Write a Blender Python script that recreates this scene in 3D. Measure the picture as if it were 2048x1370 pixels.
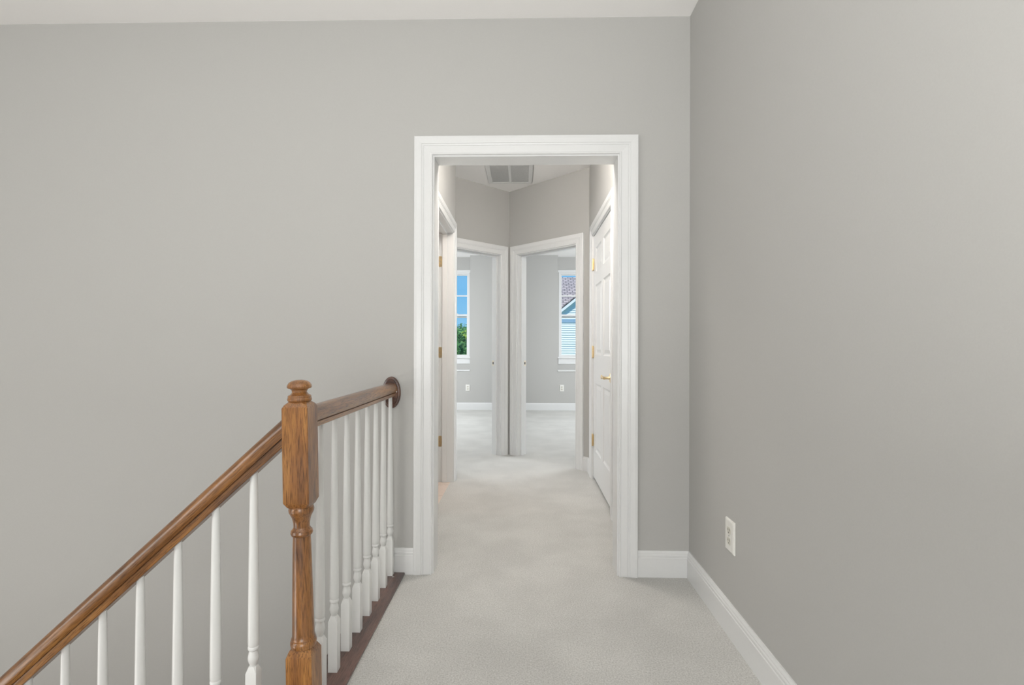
import bpy, bmesh, math, random
from mathutils import Vector, Matrix
random.seed(7)
PI = math.pi
for o in list(bpy.data.objects):
    bpy.data.objects.remove(o)
S = bpy.context.scene
C = S.collection

# ------------------------------------------------------------------ camera
cam = bpy.data.cameras.new('camera')
cam.sensor_width = 36.0
cam.lens = 1040.0 / 2048.0 * 36.0
cam.shift_y = 8.0 / 2048.0
cam.clip_start = 0.02
cam.clip_end = 600
co = bpy.data.objects.new('camera', cam)
co.matrix_world = (Matrix.Translation((0, 0, 1.13)) @ Matrix.Rotation(math.atan(24 / 1040), 4, 'Z')
                   @ Matrix.Rotation(PI / 2, 4, 'X') @ Matrix.Rotation(0.0023, 4, 'Z'))
C.objects.link(co)
S.camera = co

# ------------------------------------------------------------------ view, sky, sun, room light
S.view_settings.view_transform = 'Standard'
S.view_settings.look = 'None'
S.view_settings.gamma = 1.0
S.view_settings.use_curve_mapping = False
S.view_settings.exposure = 0.07

w = bpy.data.worlds.new('sky'); S.world = w
w.use_nodes = True
nt = w.node_tree; nt.nodes.clear()
wo = nt.nodes.new('ShaderNodeOutputWorld'); bg = nt.nodes.new('ShaderNodeBackground')
tc = nt.nodes.new('ShaderNodeTexCoord'); sep = nt.nodes.new('ShaderNodeSeparateXYZ')
rmp = nt.nodes.new('ShaderNodeValToRGB')
rmp.color_ramp.elements[0].position = 0.0
rmp.color_ramp.elements[0].color = (0.30, 0.62, 0.90, 1)
rmp.color_ramp.elements[1].position = 0.5
rmp.color_ramp.elements[1].color = (0.12, 0.38, 0.80, 1)
e = rmp.color_ramp.elements.new(0.10); e.color = (0.20, 0.52, 0.86, 1)
nt.links.new(tc.outputs['Generated'], sep.inputs[0])
nt.links.new(sep.outputs['Z'], rmp.inputs[0])
nt.links.new(rmp.outputs[0], bg.inputs['Color'])
bg.inputs['Strength'].default_value = 1.0
nt.links.new(bg.outputs[0], wo.inputs[0])

def light(name, typ, loc, target, energy, col, size=1, size_y=None, radius=0.1):
    l = bpy.data.lights.new(name, typ)
    l.energy = energy; l.color = col
    if typ == 'AREA':
        l.shape = 'RECTANGLE'; l.size = size; l.size_y = size_y or size
    elif typ == 'POINT':
        l.shadow_soft_size = radius
    elif typ == 'SUN':
        l.angle = 0.01
    o = bpy.data.objects.new(name, l)
    o.location = loc
    d = Vector(target) - Vector(loc)
    o.rotation_euler = d.to_track_quat('-Z', 'Y').to_euler()
    C.objects.link(o)
    return o
light('sun', 'SUN', (-20, -20, 40), (0, 8, 0), 4.0, (1.0, 0.95, 0.86))
# unseen fill panels added behind the camera and along the left wall
light('rear_fill', 'AREA', (-0.15, -3.45, 0.95), (0.1, 2.5, 0.50), 56, (0.98, 0.995, 1.0), 1.8, 1.7)
light('stairwell_fill', 'AREA', (-4.5, 0.2, -0.6), (-1.2, 2.5, -0.3), 82, (1.0, 0.96, 0.90), 2.6, 2.6)
light('side_fill', 'AREA', (-4.5, -1.2, 1.3), (0.8, 0.2, 0.3), 50, (1.0, 1.0, 1.0), 2.0, 1.8)
# added fill: bounce light onto the landing ceiling, hidden point light behind the header
light('ceiling_bounce_fill', 'AREA', (-0.25, -0.8, 0.9), (-0.25, -0.76, 3.0), 68, (1.0, 1.0, 0.99), 1.6, 1.6)
light('hall_fill', 'POINT', (0.0, 2.92, 2.50), (0, 0, 0), 38, (1.0, 0.95, 0.90), radius=0.16)
# added side fill for the bedrooms; their side walls have no windows
light('bedroom_fill', 'AREA', (-3.15, 7.4, 1.6), (-0.6, 7.2, 0.7), 125, (0.91, 0.955, 1.0), 1.8, 1.6)
light('bedroom_fill', 'AREA', (3.15, 7.4, 1.6), (0.6, 7.2, 0.7), 125, (0.91, 0.955, 1.0), 1.8, 1.6)
# bathroom lamp beside the hall
light('bathroom_lamp', 'POINT', (-1.5, 3.6, 2.2), (0, 0, 0), 14, (1.0, 0.82, 0.68), radius=0.15)

# ------------------------------------------------------------------ materials
def mat(name):
    m = bpy.data.materials.new(name); m.use_nodes = True
    return m, m.node_tree, m.node_tree.nodes['Principled BSDF']
def N(t, typ, **k):
    n = t.nodes.new(typ)
    for a, b in k.items():
        if hasattr(n, a): setattr(n, a, b)
        else: n.inputs[a].default_value = b
    return n
def bump(t, b, src, strength, dist):
    n = N(t, 'ShaderNodeBump'); n.inputs['Strength'].default_value = strength; n.inputs['Distance'].default_value = dist
    t.links.new(src, n.inputs['Height']); t.links.new(n.outputs[0], b.inputs['Normal'])
def ramp(t, src, stops):
    r = N(t, 'ShaderNodeValToRGB')
    els = r.color_ramp.elements
    els[0].position, els[0].color = stops[0][0], (*stops[0][1], 1)
    els[1].position, els[1].color = stops[-1][0], (*stops[-1][1], 1)
    for p, c in stops[1:-1]:
        x = els.new(p); x.color = (*c, 1)
    t.links.new(src, r.inputs[0])
    return r
def noise(t, scale, detail=3, vec=None, rough=0.5):
    n = N(t, 'ShaderNodeTexNoise'); n.inputs['Scale'].default_value = scale
    n.inputs['Detail'].default_value = detail; n.inputs['Roughness'].default_value = rough
    if vec is None:
        c = N(t, 'ShaderNodeTexCoord'); vec = c.outputs['Object']
    t.links.new(vec, n.inputs['Vector'])
    return n
def paint(name, col, rough, var=0.02, bs=0.05, scale=260):
    m, t, b = mat(name)
    n = noise(t, scale, 2)
    r = ramp(t, n.outputs['Fac'], [(0.3, tuple(x * (1 - var) for x in col)), (0.7, tuple(min(1, x * (1 + var)) for x in col))])
    t.links.new(r.outputs[0], b.inputs['Base Color'])
    b.inputs['Roughness'].default_value = rough
    bump(t, b, n.outputs['Fac'], bs, 0.002)
    return m
def plain(name, col, rough=0.5, metal=0.0):
    m, t, b = mat(name)
    n = noise(t, 60, 2)
    r = ramp(t, n.outputs['Fac'], [(0.3, tuple(x * 0.96 for x in col)), (0.7, tuple(min(1, x * 1.04) for x in col))])
    t.links.new(r.outputs[0], b.inputs['Base Color'])
    b.inputs['Roughness'].default_value = rough; b.inputs['Metallic'].default_value = metal
    return m
def wood(name, axis, light_c, mid_c, dark_c, rough=0.3, grain=1.0):
    m, t, b = mat(name)
    c = N(t, 'ShaderNodeTexCoord')
    mp = N(t, 'ShaderNodeMapping')
    sc = [24 * grain] * 3; sc[axis] = 2.4 * grain
    mp.inputs['Scale'].default_value = sc
    t.links.new(c.outputs['Object'], mp.inputs['Vector'])
    n1 = noise(t, 1.0, 6, mp.outputs[0], 0.65)
    mp2 = N(t, 'ShaderNodeMapping')
    sc2 = [420 * grain] * 3; sc2[axis] = 22 * grain
    mp2.inputs['Scale'].default_value = sc2
    t.links.new(c.outputs['Object'], mp2.inputs['Vector'])
    n2 = noise(t, 1.0, 3, mp2.outputs[0], 0.6)
    r1 = ramp(t, n1.outputs['Fac'], [(0.34, dark_c), (0.48, mid_c), (0.62, light_c)])
    r2 = ramp(t, n2.outputs['Fac'], [(0.36, (0.26, 0.23, 0.24)), (0.52, (1, 1, 1))])
    mx = N(t, 'ShaderNodeMixRGB'); mx.blend_type = 'MULTIPLY'; mx.inputs[0].default_value = 0.75
    t.links.new(r1.outputs[0], mx.inputs[1]); t.links.new(r2.outputs[0], mx.inputs[2])
    t.links.new(mx.outputs[0], b.inputs['Base Color'])
    b.inputs['Roughness'].default_value = rough
    b.inputs['Coat Weight'].default_value = 0.55; b.inputs['Coat IOR'].default_value = 1.6; b.inputs['Specular IOR Level'].default_value = 0.3; b.inputs['Coat Roughness'].default_value = 0.22
    bump(t, b, n2.outputs['Fac'], 0.15, 0.001)
    return m
def carpet_mat():
    m, t, b = mat('carpet')
    n1 = noise(t, 170, 5, None, 0.78)
    n2 = noise(t, 3.0, 4, None, 0.55)
    r1 = ramp(t, n1.outputs['Fac'], [(0.30, (0.40, 0.393, 0.37)), (0.5, (0.615, 0.608, 0.58)), (0.70, (0.80, 0.793, 0.765))])
    r2 = ramp(t, n2.outputs['Fac'], [(0.38, (0.91, 0.91, 0.91)), (0.62, (1, 1, 1))])
    mx = N(t, 'ShaderNodeMixRGB'); mx.blend_type = 'MULTIPLY'; mx.inputs[0].default_value = 1
    t.links.new(r1.outputs[0], mx.inputs[1]); t.links.new(r2.outputs[0], mx.inputs[2])
    t.links.new(mx.outputs[0], b.inputs['Base Color'])
    b.inputs['Roughness'].default_value = 0.95
    b.inputs['Specular IOR Level'].default_value = 0.1
    bump(t, b, n1.outputs['Fac'], 0.5, 0.006)
    return m
def glass_mat():
    m = bpy.data.materials.new('window_glass'); m.use_nodes = True
    t = m.node_tree; t.nodes.clear()
    o = N(t, 'ShaderNodeOutputMaterial'); tr = N(t, 'ShaderNodeBsdfTransparent'); gl = N(t, 'ShaderNodeBsdfGlossy')
    tr.inputs[0].default_value = (0.97, 0.98, 0.98, 1); gl.inputs['Roughness'].default_value = 0.02
    fr = N(t, 'ShaderNodeFresnel'); fr.inputs['IOR'].default_value = 1.3
    mx = N(t, 'ShaderNodeMixShader')
    t.links.new(fr.outputs[0], mx.inputs[0]); t.links.new(tr.outputs[0], mx.inputs[1]); t.links.new(gl.outputs[0], mx.inputs[2])
    t.links.new(mx.outputs[0], o.inputs[0])
    return m
def shingle_mat():
    m, t, b = mat('roof_shingles')
    c = N(t, 'ShaderNodeTexCoord')
    br = N(t, 'ShaderNodeTexBrick')
    br.inputs['Scale'].default_value = 1.0
    br.inputs['Brick Width'].default_value = 0.30; br.inputs['Row Height'].default_value = 0.20
    br.inputs['Mortar Size'].default_value = 0.030
    br.inputs['Color1'].default_value = (0.52, 0.44, 0.43, 1); br.inputs['Color2'].default_value = (0.36, 0.31, 0.31, 1)
    br.inputs['Mortar'].default_value = (0.17, 0.15, 0.155, 1)
    t.links.new(c.outputs['UV'], br.inputs['Vector'])
    t.links.new(br.outputs['Color'], b.inputs['Base Color'])
    b.inputs['Roughness'].default_value = 0.9
    return m
def leaf_mat(name, c1, c2):
    m, t, b = mat(name)
    n = noise(t, 3.0, 4)
    r = ramp(t, n.outputs['Fac'], [(0.35, c1), (0.65, c2)])
    t.links.new(r.outputs[0], b.inputs['Base Color']); b.inputs['Roughness'].default_value = 0.7
    return m

M = dict(
    wall=paint('wall_paint', (0.478, 0.473, 0.455), 0.75, 0.012, 0.06),
    trim=paint('trim_paint', (0.745, 0.75, 0.745), 0.30, 0.006, 0.003, 90),
    ceil=paint('ceiling_paint', (0.92, 0.905, 0.89), 0.8, 0.01, 0.05),
    white=paint('baluster_paint', (0.76, 0.765, 0.75), 0.3, 0.006, 0.003, 90),
    carpet=carpet_mat(),
    wood_z=wood('oak_upright', 2, (0.39, 0.180, 0.052), (0.28, 0.120, 0.037), (0.15, 0.066, 0.028)),
    wood_x=wood('oak_lengthwise', 0, (0.36, 0.170, 0.052), (0.25, 0.110, 0.036), (0.13, 0.060, 0.026)),
    wood_dark=wood('dark_oak', 0, (0.20, 0.095, 0.060), (0.13, 0.062, 0.042), (0.07, 0.036, 0.028)),
    wood_plate=wood('dark_oak_plate', 1, (0.16, 0.080, 0.060), (0.10, 0.052, 0.042), (0.06, 0.034, 0.030)),
    brass=plain('brass', (0.84, 0.66, 0.38), 0.32, 1.0),
    brass_pale=plain('pale_brass', (0.86, 0.80, 0.66), 0.4, 0.6),
    steel=plain('screw_steel', (0.55, 0.53, 0.52), 0.3, 1.0),
    plastic=plain('outlet_plastic', (0.80, 0.79, 0.75), 0.35),
    socket=plain('socket_plastic', (0.66, 0.64, 0.56), 0.35),
    slot=plain('slot_dark', (0.03, 0.03, 0.03), 0.6),
    glass=glass_mat(),
    tile=plain('bath_tile', (0.70, 0.58, 0.50), 0.35),
    tread=wood('stair_oak', 1, (0.34, 0.155, 0.052), (0.23, 0.100, 0.038), (0.11, 0.050, 0.026)),
    shingle=shingle_mat(),
    siding=plain('vinyl_siding', (0.80, 0.84, 0.87), 0.6),
    htrim=plain('house_trim', (0.86, 0.88, 0.90), 0.5),
    frieze_shaded=plain('house_frieze_shaded', (0.30, 0.44, 0.60), 0.6),  # blue shade on this board is put into its colour
    grass=leaf_mat('lawn', (0.06, 0.14, 0.03), (0.12, 0.22, 0.05)),
    leaf_a=leaf_mat('leaf_dark', (0.05, 0.16, 0.05), (0.12, 0.30, 0.085)),
    leaf_b=leaf_mat('leaf_yellow', (0.20, 0.34, 0.04), (0.36, 0.48, 0.06)),
    leaf_c=leaf_mat('leaf_far', (0.05, 0.13, 0.08), (0.09, 0.20, 0.11)),
    bark=plain('bark', (0.11, 0.08, 0.06), 0.9),
)

# ------------------------------------------------------------------ mesh helpers
def add_poly(bm, pts):
    return bm.faces.new([bm.verts.new(p) for p in pts])
def add_hexa(bm, a, b):                # two rings of four points
    va = [bm.verts.new(p) for p in a]; vb = [bm.verts.new(p) for p in b]
    n = len(va)
    bm.faces.new(va[::-1]); bm.faces.new(vb)
    for i in range(n):
        j = (i + 1) % n
        bm.faces.new((va[i], va[j], vb[j], vb[i]))
def add_box(bm, lo, hi):
    x0, y0, z0 = lo; x1, y1, z1 = hi
    add_hexa(bm, [(x0, y0, z0), (x1, y0, z0), (x1, y1, z0), (x0, y1, z0)],
             [(x0, y0, z1), (x1, y0, z1), (x1, y1, z1), (x0, y1, z1)])
def add_rings(bm, rings, closed=True):
    vs = [[bm.verts.new(p) for p in r] for r in rings]
    n = len(vs[0])
    for a, b in zip(vs, vs[1:]):
        for i in range(n):
            j = (i + 1) % n
            bm.faces.new((a[i], a[j], b[j], b[i]))
    if closed:
        bm.faces.new(vs[0][::-1]); bm.faces.new(vs[-1])
def lathe(bm, prof, c=(0, 0), seg=24):
    add_rings(bm, [[(c[0] + r * math.cos(2 * PI * k / seg), c[1] + r * math.sin(2 * PI * k / seg), z) for k in range(seg)] for r, z in prof])
def tube(bm, pts, rad, seg=10):
    rings = []
    for i, p in enumerate(pts):
        p = Vector(p)
        d = Vector(pts[min(i + 1, len(pts) - 1)]) - Vector(pts[max(i - 1, 0)])
        q = d.to_track_quat('Z', 'Y')
        r = rad[i] if isinstance(rad, (list, tuple)) else rad
        rings.append([p + q @ Vector((r * math.cos(2 * PI * k / seg), r * math.sin(2 * PI * k / seg), 0)) for k in range(seg)])
    add_rings(bm, rings)
def finish(bm, smooth=None):
    bmesh.ops.recalc_face_normals(bm, faces=bm.faces)
    if smooth:
        for f in bm.faces: f.smooth = True
        for e_ in bm.edges:
            if len(e_.link_faces) == 2 and e_.calc_face_angle(0) > smooth: e_.smooth = False
def world_loc(o):
    p = Vector((0, 0, 0))
    while o is not None:
        p = p + o.location; o = o.parent
    return p
def obj(name, bm, m, parent=None, origin=None, smooth=None, bevel=0, kind=None, local=False):
    """links the bmesh (world coordinates, or local ones) as one object"""
    if bevel:
        bmesh.ops.remove_doubles(bm, verts=bm.verts, dist=1e-6)
        es = [e_ for e_ in bm.edges if len(e_.link_faces) == 2 and e_.calc_face_angle(0) > 0.6]
        bmesh.ops.bevel(bm, geom=es, offset=bevel, segments=2, affect='EDGES', profile=0.5)
    finish(bm, smooth)
    me = bpy.data.meshes.new(name)
    if origin is None:
        origin = world_loc(parent) if parent else Vector((0, 0, 0))
    origin = Vector(origin)
    if not local:
        bmesh.ops.translate(bm, verts=bm.verts, vec=-origin)
    bm.to_mesh(me); bm.free()
    me.materials.append(m)
    o = bpy.data.objects.new(name, me); C.objects.link(o)
    if parent:
        o.parent = parent; o.location = origin - world_loc(parent)
    else:
        o.location = origin
    if kind: o['kind'] = kind
    return o
def thing(name, label, cat, loc, group=None):
    o = bpy.data.objects.new(name, None); C.objects.link(o); o.empty_display_size = 0.1
    o.location = loc; o['label'] = label; o['category'] = cat
    if group: o['group'] = group
    return o
def B(): return bmesh.new()

class Fr:
    """a vertical plane: s runs along it, t comes out of it into the room, z is up"""
    def __init__(f, o, d, n):
        f.o = Vector((o[0], o[1], 0)); f.d = Vector((d[0], d[1], 0)).normalized(); f.n = Vector((n[0], n[1], 0)).normalized()
    def __call__(f, s, t, z):
        return f.o + f.d * s + f.n * t + Vector((0, 0, z))
    def box(f, bm, s0, s1, t0, t1, z0, z1):
        add_hexa(bm, [f(s0, t0, z0), f(s1, t0, z0), f(s1, t1, z0), f(s0, t1, z0)],
                 [f(s0, t0, z1), f(s1, t0, z1), f(s1, t1, z1), f(s0, t1, z1)])
H = 2.755
def wall(name, f, s0, s1, th, z0=0.0, z1=H, openings=()):
    """openings: (s0, s1, z0, z1); the wall lies at t in [-th, 0]"""
    bm = B()
    cur = s0
    for a, b, c, d in sorted(openings):
        if a > cur: f.box(bm, cur, a, -th, 0, z0, z1)
        if c > z0: f.box(bm, a, b, -th, 0, z0, c)
        if d < z1: f.box(bm, a, b, -th, 0, d, z1)
        cur = b
    if s1 > cur: f.box(bm, cur, s1, -th, 0, z0, z1)
    return obj(name, bm, M['wall'], kind='structure')

CAS = [(0, 0), (0, .009), (.003, .0115), (.007, .0115), (.009, .009), (.011, .009), (.040, .0125), (.0405, .0108), (.0435, .0108), (.044, .0135),
       (.050, .0150), (.0505, .0135), (.053, .0135), (.0535, .0160), (.076, .0185), (.087, .0185), (.090, .0165), (.090, 0)]
BASE = [(0, 0), (.014, 0), (.014, .094), (.0115, .097), (.0115, .099), (.0128, .102), (.0128, .108), (.0100, .113), (.0100, .117), (.0065, .124), (.0050, .128), (0, .128)]
def baseboard(name, f, s0, s1, m0=0.0, m1=0.0):
    """m0, m1: mitre at the ends (1 = inside corner, -1 = outside corner)"""
    bm = B()
    add_rings(bm, [[f(s0 + m0 * t, t, z) for t, z in BASE], [f(s1 - m1 * t, t, z) for t, z in BASE]])
    return obj(name, bm, M['trim'], kind='structure')
HEAD = 2.072
def doorway(name, f, a, b, th, stop=None, back=False, left=True, right=True):
    """jamb frame lining the opening a..b (the root) with its casing pieces as parts; the finished opening is a..b x HEAD"""
    bm = B(); j = .018
    f.box(bm, a - j, a, -th, 0, 0, HEAD + j); f.box(bm, b, b + j, -th, 0, 0, HEAD + j); f.box(bm, a, b, -th, 0, HEAD, HEAD + j)
    root = obj(name, bm, M['trim'], kind='structure', origin=f((a + b) / 2, 0, 0))
    if stop:
        t0, t1 = stop; bm = B(); q = .012
        f.box(bm, a, a + q, t0, t1, 0, HEAD); f.box(bm, b - q, b, t0, t1, 0, HEAD); f.box(bm, a + q, b - q, t0, t1, HEAD - q, HEAD)
        obj('door_stop', bm, M['trim'], root)
    r = .008
    for sgn, off in ((1, 0.0),) + (((-1, -th),) if back else ()):
        P = lambda s, t, z: f(s, off + sgn * t, z)
        for side, e0 in ((-1, a - r), (1, b + r)):
            if (side < 0 and not left) or (side > 0 and not right): continue
            bm = B()
            add_rings(bm, [[P(e0 + side * d, t, 0.0) for d, t in CAS], [P(e0 + side * d, t, HEAD + r + d) for d, t in CAS]])
            obj('casing_leg', bm, M['trim'], root)
        bm = B()
        add_rings(bm, [[P(a - r - d, t, HEAD + r + d) for d, t in CAS], [P(b + r + d, t, HEAD + r + d) for d, t in CAS]])
        obj('casing_head', bm, M['trim'], root)
    return root

# ------------------------------------------------------------------ the setting: frames of the walls
YB, XR = 2.575, 0.813                      # back wall of the landing, its right wall
TH = 0.125
f_back = Fr((0, YB), (1, 0), (0, -1))
f_right = Fr((XR, 0), (0, 1), (-1, 0))
f_hl = Fr((-0.590, 0), (0, 1), (1, 0))     # hall, left
f_hr = Fr((0.588, 0), (0, 1), (-1, 0))     # hall, right
CX, CY = -0.157, 5.466                     # where the two angled walls meet
q = math.sqrt(.5)
f_vr = Fr((CX, CY), (q, -q), (-q, -q))
f_vl = Fr((CX, CY), (-q, -q), (q, -q))
DL, DR = -0.447, 0.461                     # doorway in the back wall
ZL = -2.9

# floors
bm = B()
add_box(bm, (-0.70, -3.6, -0.25), (XR, YB, 0)); add_box(bm, (-4.6, -3.6, -0.25), (-0.70, 0.36, 0))
add_box(bm, (-0.612, YB, -0.25), (0.70, 5.0, 0)); add_box(bm, (-3.3, 4.32, -0.25), (-0.612, 9.7, 0))
add_box(bm, (-0.612, 5.0, -0.25), (3.3, 9.7, 0)); add_box(bm, (0.70, YB + .125, -0.25), (3.3, 5.0, 0))
obj('floor', bm, M['carpet'], kind='structure')
bm = B(); add_box(bm, (-4.6, -3.6, ZL - .2), (-0.3, YB + .1, ZL))
obj('floor_lower', bm, M['carpet'], kind='structure')
bm = B(); add_box(bm, (-3.3, YB + .1, -0.25), (-0.612, 4.32, -0.012))
fb = obj('floor_bathroom', bm, M['trim'], kind='structure')
tmesh = None
for i in range(6):
    for k in range(6):
        x1 = -0.612 - i * .305; y0 = 2.705 + k * .305
        if y0 + .30 > 4.60: continue
        if tmesh is None:
            bm = B(); add_box(bm, (x1 - .300, y0, -0.0125), (x1, y0 + .300, -0.001))
            tl = obj('tile', bm, M['tile'], fb, origin=(x1, y0, -0.012)); tmesh = tl.data
        else:
            tl = bpy.data.objects.new('tile', tmesh); C.objects.link(tl); tl.parent = fb; tl.location = (x1, y0, -0.012)
# ceilings
bm = B(); add_box(bm, (-4.7, -3.7, H), (3.4, 9.8, H + .12))
obj('ceiling', bm, M['ceil'], kind='structure')

# walls
wall('wall_back', f_back, -4.6, XR, TH, 0, H, [(DL - .018, DR + .018, -0.1, HEAD + .018)])
wall('wall_stairwell_back', f_back, -4.6, -0.70, TH, ZL, 0)
wall('wall_right', f_right, -3.6, YB + TH, TH)
wall('wall_front', Fr((0, -3.6), (-1, 0), (0, 1)), -XR, 4.6, TH, ZL)
wall('wall_left', Fr((-4.6, 0), (0, -1), (1, 0)), -YB, 3.6, TH, ZL)
wall('wall_stairwell_right', Fr((-0.70, 0), (0, 1), (-1, 0)), -3.6, YB, .1, ZL, -0.25)
BD0, BD1 = 3.520, 4.317                    # bathroom doorway in the left hall wall
wall('wall_hall_left', f_hl, YB + TH, 4.440, TH, 0, H, [(BD0 - .018, BD1 + .018, -0.1, HEAD + .018)])
CD0, CD1 = 3.493, 4.457                    # closet doorway in the right hall wall
wall('wall_hall_right', f_hr, YB + TH, 4.76, TH, 0, H, [(CD0 - .018, CD1 + .018, -0.1, HEAD + .018)])
VA, VB = 0.128, 0.897                      # bedroom doorways in the angled walls
wall('wall_angled_right', f_vr, 0, 1.16, TH, 0, H, [(VA - .018, VB + .018, -0.1, HEAD + .018)])
wall('wall_angled_left', f_vl, 0, 1.07, TH, 0, H, [(VA - .018, VB + .018, -0.1, HEAD + .018)])
wall('wall_recess_back', Fr((0, 4.440), (-1, 0), (0, 1)), 0.716, 3.3, .112)
wall('wall_recess_left', Fr((-0.91, 0), (0, -1), (1, 0)), -4.80, -4.44, .1)
wall('wall_bathroom_left', Fr((-2.6, 0), (0, -1), (1, 0)), -4.33, -2.70, .1)
wall('wall_closet_back', Fr((1.35, 0), (0, 1), (-1, 0)), 2.70, 4.62, .1)
wall('wall_bedroom_middle', Fr((CX - .06, 0), (0, 1), (-1, 0)), 5.60, 9.5, .12)
wall('wall_bedroom_left', Fr((-3.3, 0), (0, -1), (1, 0)), -9.7, -4.33, TH)
wall('wall_bedroom_right', Fr((3.3, 0), (0, 1), (-1, 0)), 4.5, 9.7, TH)
wall('wall_bedroom_near', Fr((0, 4.62), (1, 0), (0, 1)), 0.70, 3.3, .1)
YF = 9.25
f_far = Fr((0, YF), (1, 0), (0, -1))
NZ = 0.694                                 # niche bottom
LN = (-1.86, -0.962); RN = (0.598, 1.50)
wall('wall_far', f_far, -3.3, 3.3, .20, 0, H, [(LN[0], LN[1], NZ, H), (RN[0], RN[1], NZ, H)])
f_win = Fr((0, YF + .20), (1, 0), (0, -1))
WZ0, WZ1 = 0.945, 2.475
WL = (-1.80, -0.992); WR = (0.632, 1.44)
wall('wall_window', f_win, -3.3, 3.3, .16, -3.0, H, [(WL[0], WL[1], WZ0, WZ1), (WR[0], WR[1], WZ0, WZ1)])

# doorways
t1 = doorway('trim_1', f_back, DL, DR, TH, back=True)
t2 = doorway('trim_2', f_hl, BD0, BD1, TH, stop=(-.090, -.050), back=True)
t3 = doorway('trim_3', f_hr, CD0, CD1, TH)
t4 = doorway('trim_4', f_vl, VA, VB, TH, stop=(-.085, -.045), back=True)
t5 = doorway('trim_5', f_vr, VA, VB, TH, stop=(-.085, -.045), back=True)

# baseboards
CO = .098 + .0                             # casing outer offset from the opening
baseboard('baseboard_back_left', f_back, -0.700, DL - CO)
baseboard('baseboard_back_right', f_back, DR + CO, XR, 0, 1)
baseboard('baseboard_right', f_right, -3.6, YB, 0, 1)
baseboard('baseboard_hall_left', f_hl, YB + TH, BD0 - CO)
baseboard('baseboard_hall_right', f_hr, YB + TH, CD0 - CO)
baseboard('baseboard_angled_right', f_vr, VB + CO, 1.0536, 0, .41)
baseboard('baseboard_hall_corner', f_hr, CD1 + CO, 4.721, 0, .41)
baseboard('baseboard_bedroom_left', f_far, -3.3, CX - .06)
baseboard('baseboard_bedroom_right', f_far, CX + .06, 3.3)
# ledges of the window niches
for n, (a, b) in (('trim_6', LN), ('trim_7', RN)):
    bm = B(); f_far.box(bm, a, b, -.20, .012, NZ - .004, NZ + .016)
    obj(n, bm, M['trim'], kind='structure', bevel=.003)

# windows
def window(name, w_):
    a, b = w_
    F = Fr((0, YF + .20 + .05), (1, 0), (0, -1))
    bm = B(); j = .030
    F.box(bm, a, a + j, -.05, .05, WZ0, WZ1); F.box(bm, b - j, b, -.05, .05, WZ0, WZ1)
    F.box(bm, a + j, b - j, -.05, .05, WZ1 - j, WZ1); F.box(bm, a + j, b - j, -.05, .05, WZ0, WZ0 + .012)
    root = obj(name, bm, M['trim'], kind='structure', origin=F((a + b) / 2, 0, WZ0))
    ia, ib = a + j, b - j
    zm = 1.685
    def sash(z0, z1, t, rows, bot, top):
        bm = B(); st = .022
        F.box(bm, ia, ia + st, t - .015, t + .015, z0, z1); F.box(bm, ib - st, ib, t - .015, t + .015, z0, z1)
        F.box(bm, ia + st, ib - st, t - .015, t + .015, z0, z0 + bot); F.box(bm, ia + st, ib - st, t - .015, t + .015, z1 - top, z1)
        s = obj('sash', bm, M['trim'], root)
        pa, pb, p0, p1 = ia + st, ib - st, z0 + bot, z1 - top
        mid = (pa + pb) / 2
        hs = (p1 - p0) / rows
        if rows > 1:
            bm = B(); F.box(bm, pa, pb, t - .010, t + .010, p0 + hs - .012, p0 + hs + .012)
            obj('muntin', bm, M['trim'], s)
        bm = B(); F.box(bm, mid - .012, mid + .012, t - .009, t + .009, p0, p1)
        obj('muntin', bm, M['trim'], s)
        for r in range(rows):
            for x0, x1 in ((pa, mid), (mid, pb)):
                bm = B(); F.box(bm, x0, x1, t - .002, t + .002, p0 + r * hs, p0 + (r + 1) * hs)
                obj('pane', bm, M['glass'], s)
        return s
    sash(zm - .032, WZ1 - j, -.018, 2, .03, .02)
    lo = sash(WZ0 + .012, zm + .03, .018, 1, .022, .03)
    bm = B(); lx = F((a + b) / 2 if a > 0 else b - .24, .035, zm + .03)
    add_box(bm, (lx.x - .03, lx.y - .012, lx.z), (lx.x + .03, lx.y + .010, lx.z + .012))
    obj('sash_lock', bm, M['trim'], lo, bevel=.003)
    bm = B(); f_win.box(bm, a - .02, b + .02, -.012, .035, WZ0 - .030, WZ0)
    obj('window_sill', bm, M['trim'], root, bevel=.004)
    bm = B(); f_win.box(bm, a - .01, b + .01, 0, .012, WZ0 - .13, WZ0 - .030)
    obj('window_apron', bm, M['trim'], root, bevel=.003)
    bm = B(); f_win.box(bm, a - .02, b + .02, 0, .014, WZ1, WZ1 + .045)
    obj('window_head', bm, M['trim'], root, bevel=.004)
window('window_1', WL); window('window_2', WR)

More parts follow.
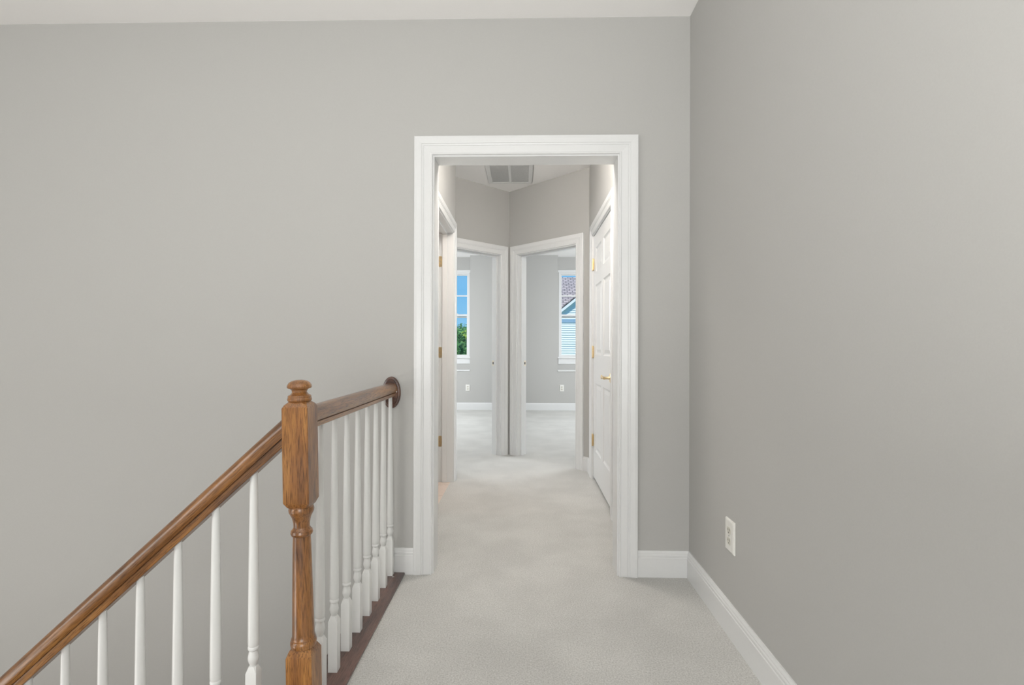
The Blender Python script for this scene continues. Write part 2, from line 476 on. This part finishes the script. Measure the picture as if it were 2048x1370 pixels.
# ------------------------------------------------------------------ doors
def slab(name, W_, Hd, place, closed_label=None):
    """six-panel door, local: x along the width from the hinge edge, y thickness (front at 0, towards -y), z up"""
    th = .035; st = .112; ml = .100; cuts = [(0.0, .235), (.80, 1.035), (1.615, 1.725), (1.925, Hd)]
    pz = [(.235, .80), (1.035, 1.615), (1.725, 1.925)]
    px = [(st, (W_ - ml) / 2), ((W_ + ml) / 2, W_ - st)]
    bm = B()
    add_box(bm, (0, 0, 0), (st, th, Hd)); add_box(bm, (W_ - st, 0, 0), (W_, th, Hd))
    for a, b in cuts: add_box(bm, (st, 0, a), (W_ - st, th, b))
    for a, b in pz: add_box(bm, (px[0][1], 0, a), (px[1][0], th, b))
    root = obj(name, bm, M['trim'], kind='structure', local=True)
    root.matrix_world = place
    for a, b in pz:
        for x0, x1 in px:
            bm = B()
            for y0, sg in ((0.0, 1), (th, -1)):
                R_ = lambda d, y: [(x0 + d, y0 + sg * y, a + d), (x1 - d, y0 + sg * y, a + d), (x1 - d, y0 + sg * y, b - d), (x0 + d, y0 + sg * y, b - d)]
                rings = [R_(0, .001), R_(.010, .008), R_(.020, .0085), R_(.045, .0025), R_(.050, .0025)]
                vs = [[bm.verts.new(p) for p in r] for r in rings]
                for u, v in zip(vs, vs[1:]):
                    for i in range(4): bm.faces.new((u[i], u[(i + 1) % 4], v[(i + 1) % 4], v[i]))
                bm.faces.new(vs[-1])
            p = obj('panel', bm, M['trim'], None, local=True)
            p.parent = root
    return root
def hinge(parent, place):
    """knuckle and visible leaf edges; local z is the pin"""
    bm = B()
    for k in range(5):
        z0 = -.045 + k * .018
        lathe(bm, [(.0066, z0 + .0006), (.0066, z0 + .0174)], seg=10)
    lathe(bm, [(.0075, .0452), (.0075, .048), (.004, .052)], seg=10); lathe(bm, [(.004, -.052), (.0075, -.048), (.0075, -.0452)], seg=10)
    add_box(bm, (-.022, .004, -.0445), (-.003, .0065, .0445)); add_box(bm, (.003, .004, -.0445), (.030, .0065, .0445))
    h = obj('hinge', bm, M['brass'], None, local=True, smooth=.7)
    h.parent = parent; h.matrix_local = place
    return h
# closet door, closed: hinges at the far edge; front looks to -X
Wd = CD1 - CD0 - .006
place = Matrix.Translation((0.595, CD1 - .003, 0.027)) @ Matrix.Rotation(-PI / 2, 4, 'Z')
d1 = slab('door_1', Wd, 2.040, place)
for z in (1.830, 1.085, 0.335):
    hinge(d1, Matrix.Translation((0.0, -.0085, z - .027)))
# lever handle: rose, neck, waved lever with a curled end
hl = obj('lever_handle', (lambda bm: (tube(bm, [(0, 0, 0), (0, -.006, 0), (0, -.009, 0), (0, -.011, 0)], [.033, .033, .028, .018], 24), bm)[1])(B()), M['brass'], None, local=True, smooth=.6)
hl.parent = d1; hl.location = (Wd - .068, 0, 0.889)
bm = B()
tube(bm, [(0, -.010, 0), (0, -.022, 0), (0, -.040, 0), (0, -.052, 0)], [.012, .009, .009, .011], 14)
tube(bm, [(.008, -.048, 0), (-.012, -.050, .001), (-.035, -.052, .004), (-.060, -.052, .002), (-.085, -.052, -.005), (-.103, -.051, -.004), (-.114, -.049, .006), (-.118, -.047, .014)],
     [.011, .0105, .008, .0085, .008, .007, .006, .004], 12)
lv = obj('lever', bm, M['brass'], None, local=True, smooth=.7); lv.parent = hl
# bathroom door, swung open into the bathroom against nothing but its hinges
place = Matrix.Translation((-0.722, BD1 - .006, 0.012)) @ Matrix.Rotation(PI, 4, 'Z')
d2 = slab('door_2', BD1 - BD0 - .006, 2.050, place)
def plate(parent, name, f, s, t0, t1, z, hgt, side, m, holes=None):
    """thin plate lying on a jamb face; side=+1 on the face that looks to +s"""
    bm = B(); r = .010; n = 6
    ring = []
    for cx_, cz_, a0 in ((t1 - r, z + hgt / 2 - r, 0), (t0 + r, z + hgt / 2 - r, PI / 2), (t0 + r, z - hgt / 2 + r, PI), (t1 - r, z - hgt / 2 + r, 1.5 * PI)):
        for k in range(n): ring.append((cx_ + r * math.cos(a0 + k * PI / 2 / (n - 1)), cz_ + r * math.sin(a0 + k * PI / 2 / (n - 1))))
    add_rings(bm, [[f(s, t, zz) for t, zz in ring], [f(s + side * .0025, t, zz) for t, zz in ring]])
    p = obj(name, bm, m, parent)
    return p
for z in (1.836, 1.080, 0.340):
    p = plate(t2, 'hinge_leaf', f_hl, BD1, -.122, -.093, z, .089, -1, M['brass'])
    for dz, tt in ((.03, -.104), (0, -.111), (-.03, -.104)):
        bm = B(); o_ = f_hl(BD1 - .0025, tt, z + dz)
        tube(bm, [o_, o_ + Vector((0, -.0012, 0))], .0035, 8)
        obj('screw', bm, M['steel'], p)
for tr, f in ((t4, f_vl), (t5, f_vr)):
    p = plate(tr, 'strike_plate', f, VA, -.121, -.089, .955, .057, 1, M['brass_pale'])
    bm = B(); f.box(bm, VA + .0022, VA + .0032, -.112, -.098, .943, .967)
    obj('strike_hole', bm, M['slot'], p)

# ------------------------------------------------------------------ stair railing
NX, NY = -0.650, 1.498
rail = thing('stair_railing', 'stair railing with turned brown oak newel post, oak handrails and white balusters', 'railing', (NX, NY, 0))
# shoe plate
bm = B(); add_box(bm, (-0.712, 1.40, 0.0), (-0.587, YB - .0145, 0.012))
sp = obj('shoe_plate', bm, M['wood_plate'], rail, origin=(-0.65, 1.98, 0), bevel=.003)
sp['label'] = 'dark brown oak base plate under the white balusters'
bm = B(); lathe(bm, [(.006, .012), (.006, .014), (.004, .0155), (.001, .016)], (-0.631, 2.505), 12)
obj('screw', bm, M['steel'], sp, smooth=.7)
# newel: built upright in local coordinates, then leaned very slightly as it stands
def square_ring(h, c, z):            # square with chamfered corners
    return [(h - c, -h, z), (h, -h + c, z), (h, h - c, z), (h - c, h, z), (-h + c, h, z), (-h, h - c, z), (-h, -h + c, z), (-h + c, -h, z)]
bm = B(); hw = .0375
add_rings(bm, [square_ring(hw, .002, 0.0), square_ring(hw, .002, .240), square_ring(hw - .006, .006, .256), square_ring(hw - .010, .010, .262)])
lathe(bm, [(.028, .258), (.035, .262), (.0365, .270), (.036, .277), (.033, .282), (.0335, .285), (.031, .290), (.0305, .300), (.0285, .420), (.0255, .555), (.0245, .576),
           (.0245, .580), (.029, .583), (.031, .589), (.0295, .596), (.0255, .600), (.0225, .606), (.0230, .618), (.0265, .634), (.031, .643), (.0345, .650), (.0355, .657), (.034, .664), (.030, .668), (.028, .672)], seg=32)
add_rings(bm, [square_ring(hw - .010, .010, .664), square_ring(hw - .006, .006, .668), square_ring(hw, .002, .682), square_ring(hw, .002, .952), square_ring(hw - .004, .004, .961),
               square_ring(hw - .011, .010, .969)])
nw = obj('newel_post', bm, M['wood_z'], None, local=True, smooth=.5)
nw.parent = rail; nw.location = (.016, 0, 0); nw.rotation_euler = (0, -.0185, 0)
nw['label'] = 'turned brown oak newel post with a mushroom cap'
bm = B()
lathe(bm, [(.026, .966), (.030, .969), (.0335, .973), (.034, .977), (.032, .981), (.0325, .984), (.031, .987), (.025, .990), (.0205, .996), (.0215, 1.002), (.026, 1.006), (.0325, 1.008),
           (.0345, 1.012), (.0335, 1.017), (.029, 1.024), (.021, 1.029), (.010, 1.0315), (.001, 1.032)], seg=32)
cp = obj('post_cap', bm, M['wood_z'], None, local=True, smooth=.5); cp.parent = nw
# handrail profile (y sideways, z up from the underside)
half = [(.0215, 0), (.0235, .002), (.0250, .0155), (.0190, .0165), (.0190, .0195), (.0262, .0205), (.0290, .0240), (.0308, .0340), (.0300, .0440), (.0262, .0530), (.0185, .0600), (.0090, .0632)]
prof = half + [(0, .0640)] + [(-y, z) for y, z in half[::-1]]
def handrail(p0, p1, mname):
    """p0, p1: points on the rail's underside centre line; ends cut plumb"""
    p0, p1 = Vector(p0), Vector(p1); L = (p1 - p0).length
    d = (p1 - p0).normalized()
    rot = d.to_track_quat('X', 'Z')
    plumb = rot.inverted() @ Vector((0, 0, 1))
    k = plumb.x / plumb.z if abs(plumb.z) > 1e-6 else 0
    bm = B(); n = 24
    add_rings(bm, [[(L * i / n + z * k, y, z) for y, z in prof] for i in range(n + 1)])
    o = obj('handrail', bm, M[mname], None, local=True, smooth=.6)
    o.parent = rail; o.location = p0 - rail.location
    o.rotation_mode = 'QUATERNION'; o.rotation_quaternion = rot
    return o
RB = 0.884                                   # underside of the level rail
SX0, SZ0 = -0.690, 0.8405                     # underside of the sloping rail at the newel
SL = 0.912
hr1 = handrail((NX - .003, NY + .036, RB), (NX - .006, YB - .024, RB), 'wood_x')
hr1['label'] = 'level dark oak handrail between newel post and wall'
hr2 = handrail((SX0 - 1.60, NY, SZ0 - 1.60 * SL), (SX0, NY, SZ0), 'wood_x')
hr2['label'] = 'sloping oak handrail going down the stairs'
# oval wall rosette
bm = B(); rs = []
for sx, sz, y in ((.046, .079, 0), (.046, .079, -.010), (.043, .076, -.015), (.036, .068, -.017), (.034, .066, -.021), (.033, .065, -.024)):
    rs.append([(sx * math.cos(2 * PI * k / 40), y, sz * math.sin(2 * PI * k / 40)) for k in range(40)])
add_rings(bm, rs)
ro = obj('rosette', bm, M['wood_dark'], None, local=True, smooth=.4); ro.parent = rail
ro.location = Vector((-0.658, YB, .900)) - rail.location
ro['label'] = 'oval dark oak rosette holding the rail end to the wall'
bm = B(); tube(bm, [(.028, -.0235, .006), (.028, -.026, .006), (.028, -.027, .006)], [.005, .0045, .002], 10)
sc_ = obj('screw', bm, M['steel'], None, local=True, smooth=.7); sc_.parent = ro
# balusters
def baluster_mesh(base_z, zt, top_z, slope=0.0):
    """zt: height of the square block's shoulder"""
    bm = B(); h = .016
    add_rings(bm, [square_ring(h, .001, base_z), square_ring(h, .001, zt), square_ring(h - .003, .003, zt + .010), square_ring(h - .0055, .005, zt + .018)])
    lathe(bm, [(.010, zt + .014), (.0102, zt + .022), (.0125, zt + .027), (.0150, zt + .036), (.0152, zt + .042), (.0135, zt + .052), (.0118, zt + .060), (.0120, zt + .063), (.0148, zt + .066),
               (.0155, zt + .070), (.0148, zt + .074), (.0138, zt + .0755), (.0148, zt + .078), (.0153, zt + .090), (.0151, zt + .16), (.0128, zt + .38), (.0098, zt + .62), (.0088, top_z)], seg=20)
    return bm
b0 = None
for i in range(8):
    y = 1.656 + .1250 * i
    if b0 is None:
        b0 = obj('baluster', baluster_mesh(.012, .183, RB + .002), M['white'], rail, origin=(-0.653, y, .0), smooth=.5, local=True)
    else:
        c = b0.copy(); C.objects.link(c); c.parent = rail
        c.location = Vector((-0.653, y, 0)) - rail.location
RISE, RUN, NOSE = .2035, .2238, -0.705
for i in range(12):
    x = -0.7863 - .1119 * i
    step = int((NOSE - x) // RUN) + 1
    top = SZ0 - (SX0 - x) * SL + .004
    if x < SX0 - 1.58: break
    obj('baluster', baluster_mesh(-RISE * step, .182 - .1020 * i, top), M['white'], rail, origin=(x, NY, 0), smooth=.5, local=True)

# the flight that goes down under the sloping rail
fl = bpy.data.objects.new('trim_stairs', None); C.objects.link(fl); fl['kind'] = 'structure'; fl.location = (NOSE, NY, 0)
for i in range(1, 15):
    x1 = NOSE - RUN * (i - 1)
    bm = B(); add_box(bm, (x1 - RUN, .38, -RISE * i - .026), (x1 + .002, 1.545, -RISE * i)); add_box(bm, (x1 - RUN - .025, .38, -RISE * i - .026), (x1 - RUN, 1.545, -RISE * i))
    obj('tread', bm, M['tread'], fl)
    bm = B(); add_box(bm, (x1 - .002, .38, -RISE * i), (x1 + .014, 1.53, -RISE * (i - 1) - .026))
    obj('riser', bm, M['trim'], fl)
bm = B()
pts = [(NOSE, -.03), (NOSE - RUN * 14, -.03 - RISE * 14), (NOSE - RUN * 14, -.33 - RISE * 14 + .15), (NOSE, -.33)]
add_hexa(bm, [(x, 1.53, z - .03) for x, z in pts], [(x, 1.545, z - .03) for x, z in pts])
obj('stringer', bm, M['trim'], fl)

# ------------------------------------------------------------------ outlets
def outlet(f, s, z, label, w_=.085, h_=.126):
    t = thing('wall_outlet', label, 'outlet', f(s, 0, z))
    bm = B()
    R_ = lambda d, y: [f(s - w_ / 2 + d, y, z - h_ / 2 + d), f(s + w_ / 2 - d, y, z - h_ / 2 + d), f(s + w_ / 2 - d, y, z + h_ / 2 - d), f(s - w_ / 2 + d, y, z + h_ / 2 - d)]
    add_rings(bm, [R_(0, 0), R_(0, .003), R_(.002, .006), R_(.005, .0075), R_(.008, .008)])
    obj('cover_plate', bm, M['plastic'], t)
    for dz in (.0205, -.0205):
        bm = B(); ring = []
        for k in range(24):
            a = 2 * PI * k / 24
            ring.append((.0175 * math.cos(a), max(-.0135, min(.0135, .0175 * math.sin(a)))))
        add_rings(bm, [[f(s + u, .0078, z + dz + v) for u, v in ring], [f(s + u, .0092, z + dz + v) for u, v in ring]])
        rc = obj('socket', bm, M['socket'], t)
        for du, hh in ((-.0065, .0045), (.0065, .0036)):
            bm = B(); f.box(bm, s + du - .0012, s + du + .0012, .0091, .0096, z + dz + .002 - hh + .002, z + dz + .004 + hh)
            obj('slot', bm, M['slot'], rc)
        bm = B(); c0 = f(s, .0091, z + dz - .0075); tube(bm, [c0, c0 + f.n * .0005], .0026, 10)
        obj('ground_hole', bm, M['slot'], rc)
    bm = B(); c0 = f(s, .0079, z); tube(bm, [c0, c0 + f.n * .0012], .0035, 10)
    obj('screw', bm, M['steel'], t)
    return t
outlet(f_right, 2.058, .390, 'white double outlet low on the right wall, above the baseboard of the landing')
outlet(f_far, -1.000, .392, 'white outlet on the far wall of the left bedroom, below its window', .075, .118)
outlet(f_far, 0.672, .392, 'white outlet on the far wall of the right bedroom, below its window', .075, .118)

# ------------------------------------------------------------------ return air grille on the hall ceiling
vx0, vx1, vy0, vy1 = -0.352, 0.078, 4.60, 5.16
v = thing('ceiling_vent', 'white two-panel return air grille on the hall ceiling', 'vent', ((vx0 + vx1) / 2, (vy0 + vy1) / 2, H))
bm = B(); fw = .040
for lo, hi in (((vx0, vy0), (vx1, vy0 + fw)), ((vx0, vy1 - fw), (vx1, vy1)), ((vx0, vy0 + fw), (vx0 + fw, vy1 - fw)), ((vx1 - fw, vy0 + fw), (vx1, vy1 - fw))):
    add_box(bm, (lo[0], lo[1], H - .010), (hi[0], hi[1], H))
obj('frame', bm, M['trim'], v, bevel=.003)
xm = (vx0 + vx1) / 2
bm = B(); add_box(bm, (xm - .011, vy0 + fw, H - .010), (xm + .011, vy1 - fw, H)); obj('divider', bm, M['trim'], v)
bm = B(); add_box(bm, (vx0 + fw, vy0 + fw, H - .0050), (vx1 - fw, vy1 - fw, H)); obj('backing', bm, plain('grille_backing_paint', (.84, .84, .82), .7), v)  # near-white sheet behind the slats
for x0, x1 in ((vx0 + fw, xm - .011), (xm + .011, vx1 - fw)):
    bm = B(); n = 34
    for k in range(n):
        y = vy0 + fw + (vy1 - vy0 - 2 * fw) * (k + .5) / n
        add_hexa(bm, [(x0, y - .006, H - .0085), (x1, y - .006, H - .0085), (x1, y - .004, H - .0095), (x0, y - .004, H - .0095)],
                 [(x0, y + .003, H - .0055), (x1, y + .003, H - .0055), (x1, y + .005, H - .0065), (x0, y + .005, H - .0065)])
    obj('slats', bm, M['trim'], v, kind='stuff')

# ------------------------------------------------------------------ outside: lawn, neighbour's house, trees
GZ = -3.1
bm = B(); add_box(bm, (-90, 9.62, GZ - .3), (90, 230, GZ)); obj('ground', bm, M['grass'], kind='structure')
HY = 26.0
hx0, ez = 1.21, 2.42
ax = hx0 + 3.45; pit = .80; az = ez + pit * (ax - hx0); hx1 = 2 * ax - hx0
hs = thing('house', "neighbouring house with brown shingled roof and pale blue lapped siding behind the right bedroom window", 'house', (ax, HY + 4, GZ))
bm = B(); add_hexa(bm, [(hx0, HY + .05, GZ), (hx1, HY + .05, GZ), (hx1, HY + 9, GZ), (hx0, HY + 9, GZ)], [(hx0, HY + .05, ez), (hx1, HY + .05, ez), (hx1, HY + 9, ez), (hx0, HY + 9, ez)])
add_hexa(bm, [(hx0, HY + .05, ez), (hx1, HY + .05, ez), (ax, HY + .05, az)], [(hx0, HY + 4.5, ez), (hx1, HY + 4.5, ez), (ax, HY + 4.5, az)])
obj('wall', bm, M['siding'], hs)
lap = .112
bm = B(); z = GZ
while z < az - .1:
    z1 = min(z + lap, az)
    i0 = hx0 if z1 <= ez else hx0 + (z1 - ez) / pit; i1 = 2 * ax - i0
    add_hexa(bm, [(i0, HY - .030, z), (i1, HY - .030, z), (i1, HY + .05, z), (i0, HY + .05, z)], [(i0, HY, z1), (i1, HY, z1), (i1, HY + .05, z1), (i0, HY + .05, z1)])
    z += lap
obj('siding', bm, M['siding'], hs, kind='stuff')
bm = B(); add_box(bm, (hx0 - .02, HY - .05, ez - .09), (hx1 + .02, HY + .02, ez + .09)); obj('frieze_board', bm, M['frieze_shaded'], hs, bevel=.01)
def uv_roof(bm, quads):
    lay = bm.loops.layers.uv.new('UVMap')
    for qd in quads:
        fc = bm.faces.new([bm.verts.new(p) for p in qd])
        o_ = Vector(qd[0]); e1 = (Vector(qd[1]) - o_).normalized(); nn = fc.normal if fc.normal.length else None
        fc.normal_update(); e2 = fc.normal.cross(e1)
        for lp in fc.loops:
            dd = lp.vert.co - o_; lp[lay].uv = (dd.dot(e1), dd.dot(e2))
oh, fo = .30, .16                          # overhangs
def roof_slab(quad, th, name):
    bm = B(); uv_roof(bm, [quad])
    r = bmesh.ops.solidify(bm, geom=bm.faces[:], thickness=th)
    return obj(name, bm, M['shingle'], hs)
el = (hx0 - oh, ez - oh * pit + .10); er = (hx1 + oh, el[1]); ap = az + .10
roof_slab([(el[0], HY - fo, el[1]), (el[0], HY + 4.2, el[1]), (ax, HY + 4.2, ap), (ax, HY - fo, ap)], .04, 'roof')
roof_slab([(er[0], HY - fo, er[1]), (ax, HY - fo, ap), (ax, HY + 4.2, ap), (er[0], HY + 4.2, er[1])], .04, 'roof')
RY, RZ = HY + 5.2, 1.13 + 138.5 / 1040 * (HY + 5.2)
mx0, mx1 = -0.4, 15.5
ey, eZ = HY + .9, RZ - .66 * 4.3
roof_slab([(mx0, ey, eZ), (mx1, ey, eZ), (mx1, RY, RZ), (mx0, RY, RZ)], .06, 'roof')
roof_slab([(mx0, 2 * RY - ey, eZ), (mx0, RY, RZ), (mx1, RY, RZ), (mx1, 2 * RY - ey, eZ)], .06, 'roof')
bm = B(); add_box(bm, (mx0 + .3, ey + .4, GZ), (mx1 - .3, HY + 9.2, eZ)); obj('wall', bm, M['siding'], hs)
for sgn in (-1, 1):                        # rake boards and soffits of the gable
    bm = B()
    def rb(off0, off1, y0, y1):
        a = (ax + sgn * (ax - el[0]), el[1]); b_ = (ax, ap)
        add_hexa(bm, [(a[0], y0, a[1] + off0), (b_[0], y0, b_[1] + off0), (b_[0], y0, b_[1] + off1), (a[0], y0, a[1] + off1)],
                 [(a[0], y1, a[1] + off0), (b_[0], y1, b_[1] + off0), (b_[0], y1, b_[1] + off1), (a[0], y1, a[1] + off1)])
    rb(-.20, -.045, HY - fo - .02, HY - fo + .03); rb(-.10, -.05, HY - fo + .03, HY)
    obj('rake_board', bm, M['htrim'], hs)
    bm = B(); rb(-.32, -.10, HY - .045, HY - .018); obj('rake_frieze', bm, M['htrim'], hs)

def crown_mesh(n, rx, rz, leaf, seed, cone=False):
    rnd = random.Random(seed); bm = B()
    lobes = [(Vector((rnd.uniform(-.5, .5) * rx, rnd.uniform(-.5, .5) * rx, rnd.uniform(-.6, .55) * rz)), rnd.uniform(.45, .62)) for _ in range(12)]
    for _ in range(n):
        if cone:
            h = rnd.random() ** 1.4; r = rx * (1 - h) * rnd.uniform(.55, 1.0) * (1 + .25 * math.sin(h * 40)); a = rnd.uniform(0, 2 * PI)
            p = Vector((r * math.cos(a), r * math.sin(a), (h - .5) * 2 * rz)); nrm = Vector((math.cos(a), math.sin(a), .5))
        else:
            c, k = rnd.choice(lobes)
            dv = Vector((rnd.gauss(0, 1), rnd.gauss(0, 1), rnd.gauss(0, 1))).normalized()
            p = c + Vector((dv.x * rx * k, dv.y * rx * k, dv.z * rz * k)) * rnd.uniform(.86, 1.04); nrm = dv + Vector((0, 0, .35))
        nrm = (nrm.normalized() + Vector((rnd.uniform(-.5, .5), rnd.uniform(-.5, .5), rnd.uniform(-.5, .5)))).normalized()
        qq = nrm.to_track_quat('Z', 'Y'); s = leaf * rnd.uniform(.6, 1.3); a = rnd.uniform(0, PI)
        pts = [p + qq @ (Matrix.Rotation(a, 3, 'Z') @ Vector(v_)) for v_ in ((-s, 0, 0), (0, -s * .6, -.1 * s), (s, 0, 0), (0, s * .6, .15 * s))]
        bm.faces.new([bm.verts.new(p_) for p_ in pts])
    if not cone:
        for c, k in lobes:
            mtx = Matrix.Translation(c) @ Matrix.Diagonal((rx * k * .84, rx * k * .84, rz * k * .84, 1))
            bmesh.ops.create_icosphere(bm, subdivisions=2, radius=1, matrix=mtx)
    else:
        rings = [[(rx * .55 * (1 - k / 6) * math.cos(a * PI / 4), rx * .55 * (1 - k / 6) * math.sin(a * PI / 4), (k / 6 - .5) * 2 * rz) for a in range(8)] for k in range(6)]
        add_rings(bm, rings)
    me = bpy.data.meshes.new('crown'); bm.to_mesh(me); bm.free()
    return me
def trunk_mesh(h, r):
    bm = B(); tube(bm, [(0, 0, 0), (.03, 0, h * .4), (-.05, .04, h)], [r, r * .8, r * .55], 8); finish(bm, .8)
    me = bpy.data.meshes.new('trunk'); bm.to_mesh(me); bm.free(); me.materials.append(M['bark'])
    return me
crowns = {}
for k_, (mm, sd) in {'a': ('leaf_a', 3), 'b': ('leaf_b', 5), 'c': ('leaf_a', 11)}.items():
    me = crown_mesh(15000, 2.5, 2.1, .085, sd); me.materials.append(M[mm]); crowns[k_] = me
trunk = trunk_mesh(3.2, .2)
def tree(kind, x, y, s, top, label, group=None, rz=0.0):
    t = thing('tree', label, 'tree', (x, y, GZ), group)
    c = bpy.data.objects.new('crown', crowns[kind]); C.objects.link(c); c.parent = t
    c.location = (0, 0, top - 2.35 * s - GZ); c.scale = (s, s, s); c.rotation_euler = (0, 0, rz)
    k = bpy.data.objects.new('trunk', trunk); C.objects.link(k); k.parent = t
    k.scale = (s, s, (top - 2.35 * s - GZ) / 3.2)
tree('a', -3.85, 27.0, 0.95, 2.25, 'nearest dark green leafy tree behind the left bedroom window', rz=.4)
tree('b', -3.05, 35.5, 1.0, 2.55, 'bright yellow-green tree behind the left bedroom window, right of the dark one', rz=1.0)
tree('c', -7.9, 41.5, 1.1, 2.9, 'dark green leafy tree behind and left of the nearest one, below the treeline', rz=2.2)
tree('c', -10.6, 31.0, 1.0, 2.1, 'dark green leafy tree furthest left behind the left bedroom window', rz=.9)
tree('c', -9.0, 58.0, 1.6, 4.2, 'large green tree in the middle distance just below the treeline', rz=5.1)
tree('a', -6.5, 76.0, 1.9, 4.5, 'largest and furthest of the leafy trees, just below the treeline', rz=4.1)
con = crown_mesh(1500, 1.2, 4.4, .17, 21, True); con.materials.append(M['leaf_c'])
ctr = trunk_mesh(2.0, .2)
rnd = random.Random(4)
for i in range(24):
    x = -25 + i * .9 + rnd.uniform(-.1, .1); y = 106 + (i * 7 % 5) * 3.6 + rnd.uniform(-.1, .1); top = 5.2 + rnd.uniform(-.55, .75)
    t = thing('conifer', 'dark conifer on the distant treeline below the blue sky', 'tree', (x, y, GZ), 'conifers on the distant treeline')
    c = bpy.data.objects.new('crown', con); C.objects.link(c); c.parent = t
    sz = (top - GZ - 1.0) / 8.8; c.scale = (1, 1, sz); c.location = (0, 0, 1.0 + 4.4 * sz); c.rotation_euler = (0, 0, rnd.uniform(0, 6))
    k = bpy.data.objects.new('trunk', ctr); C.objects.link(k); k.parent = t
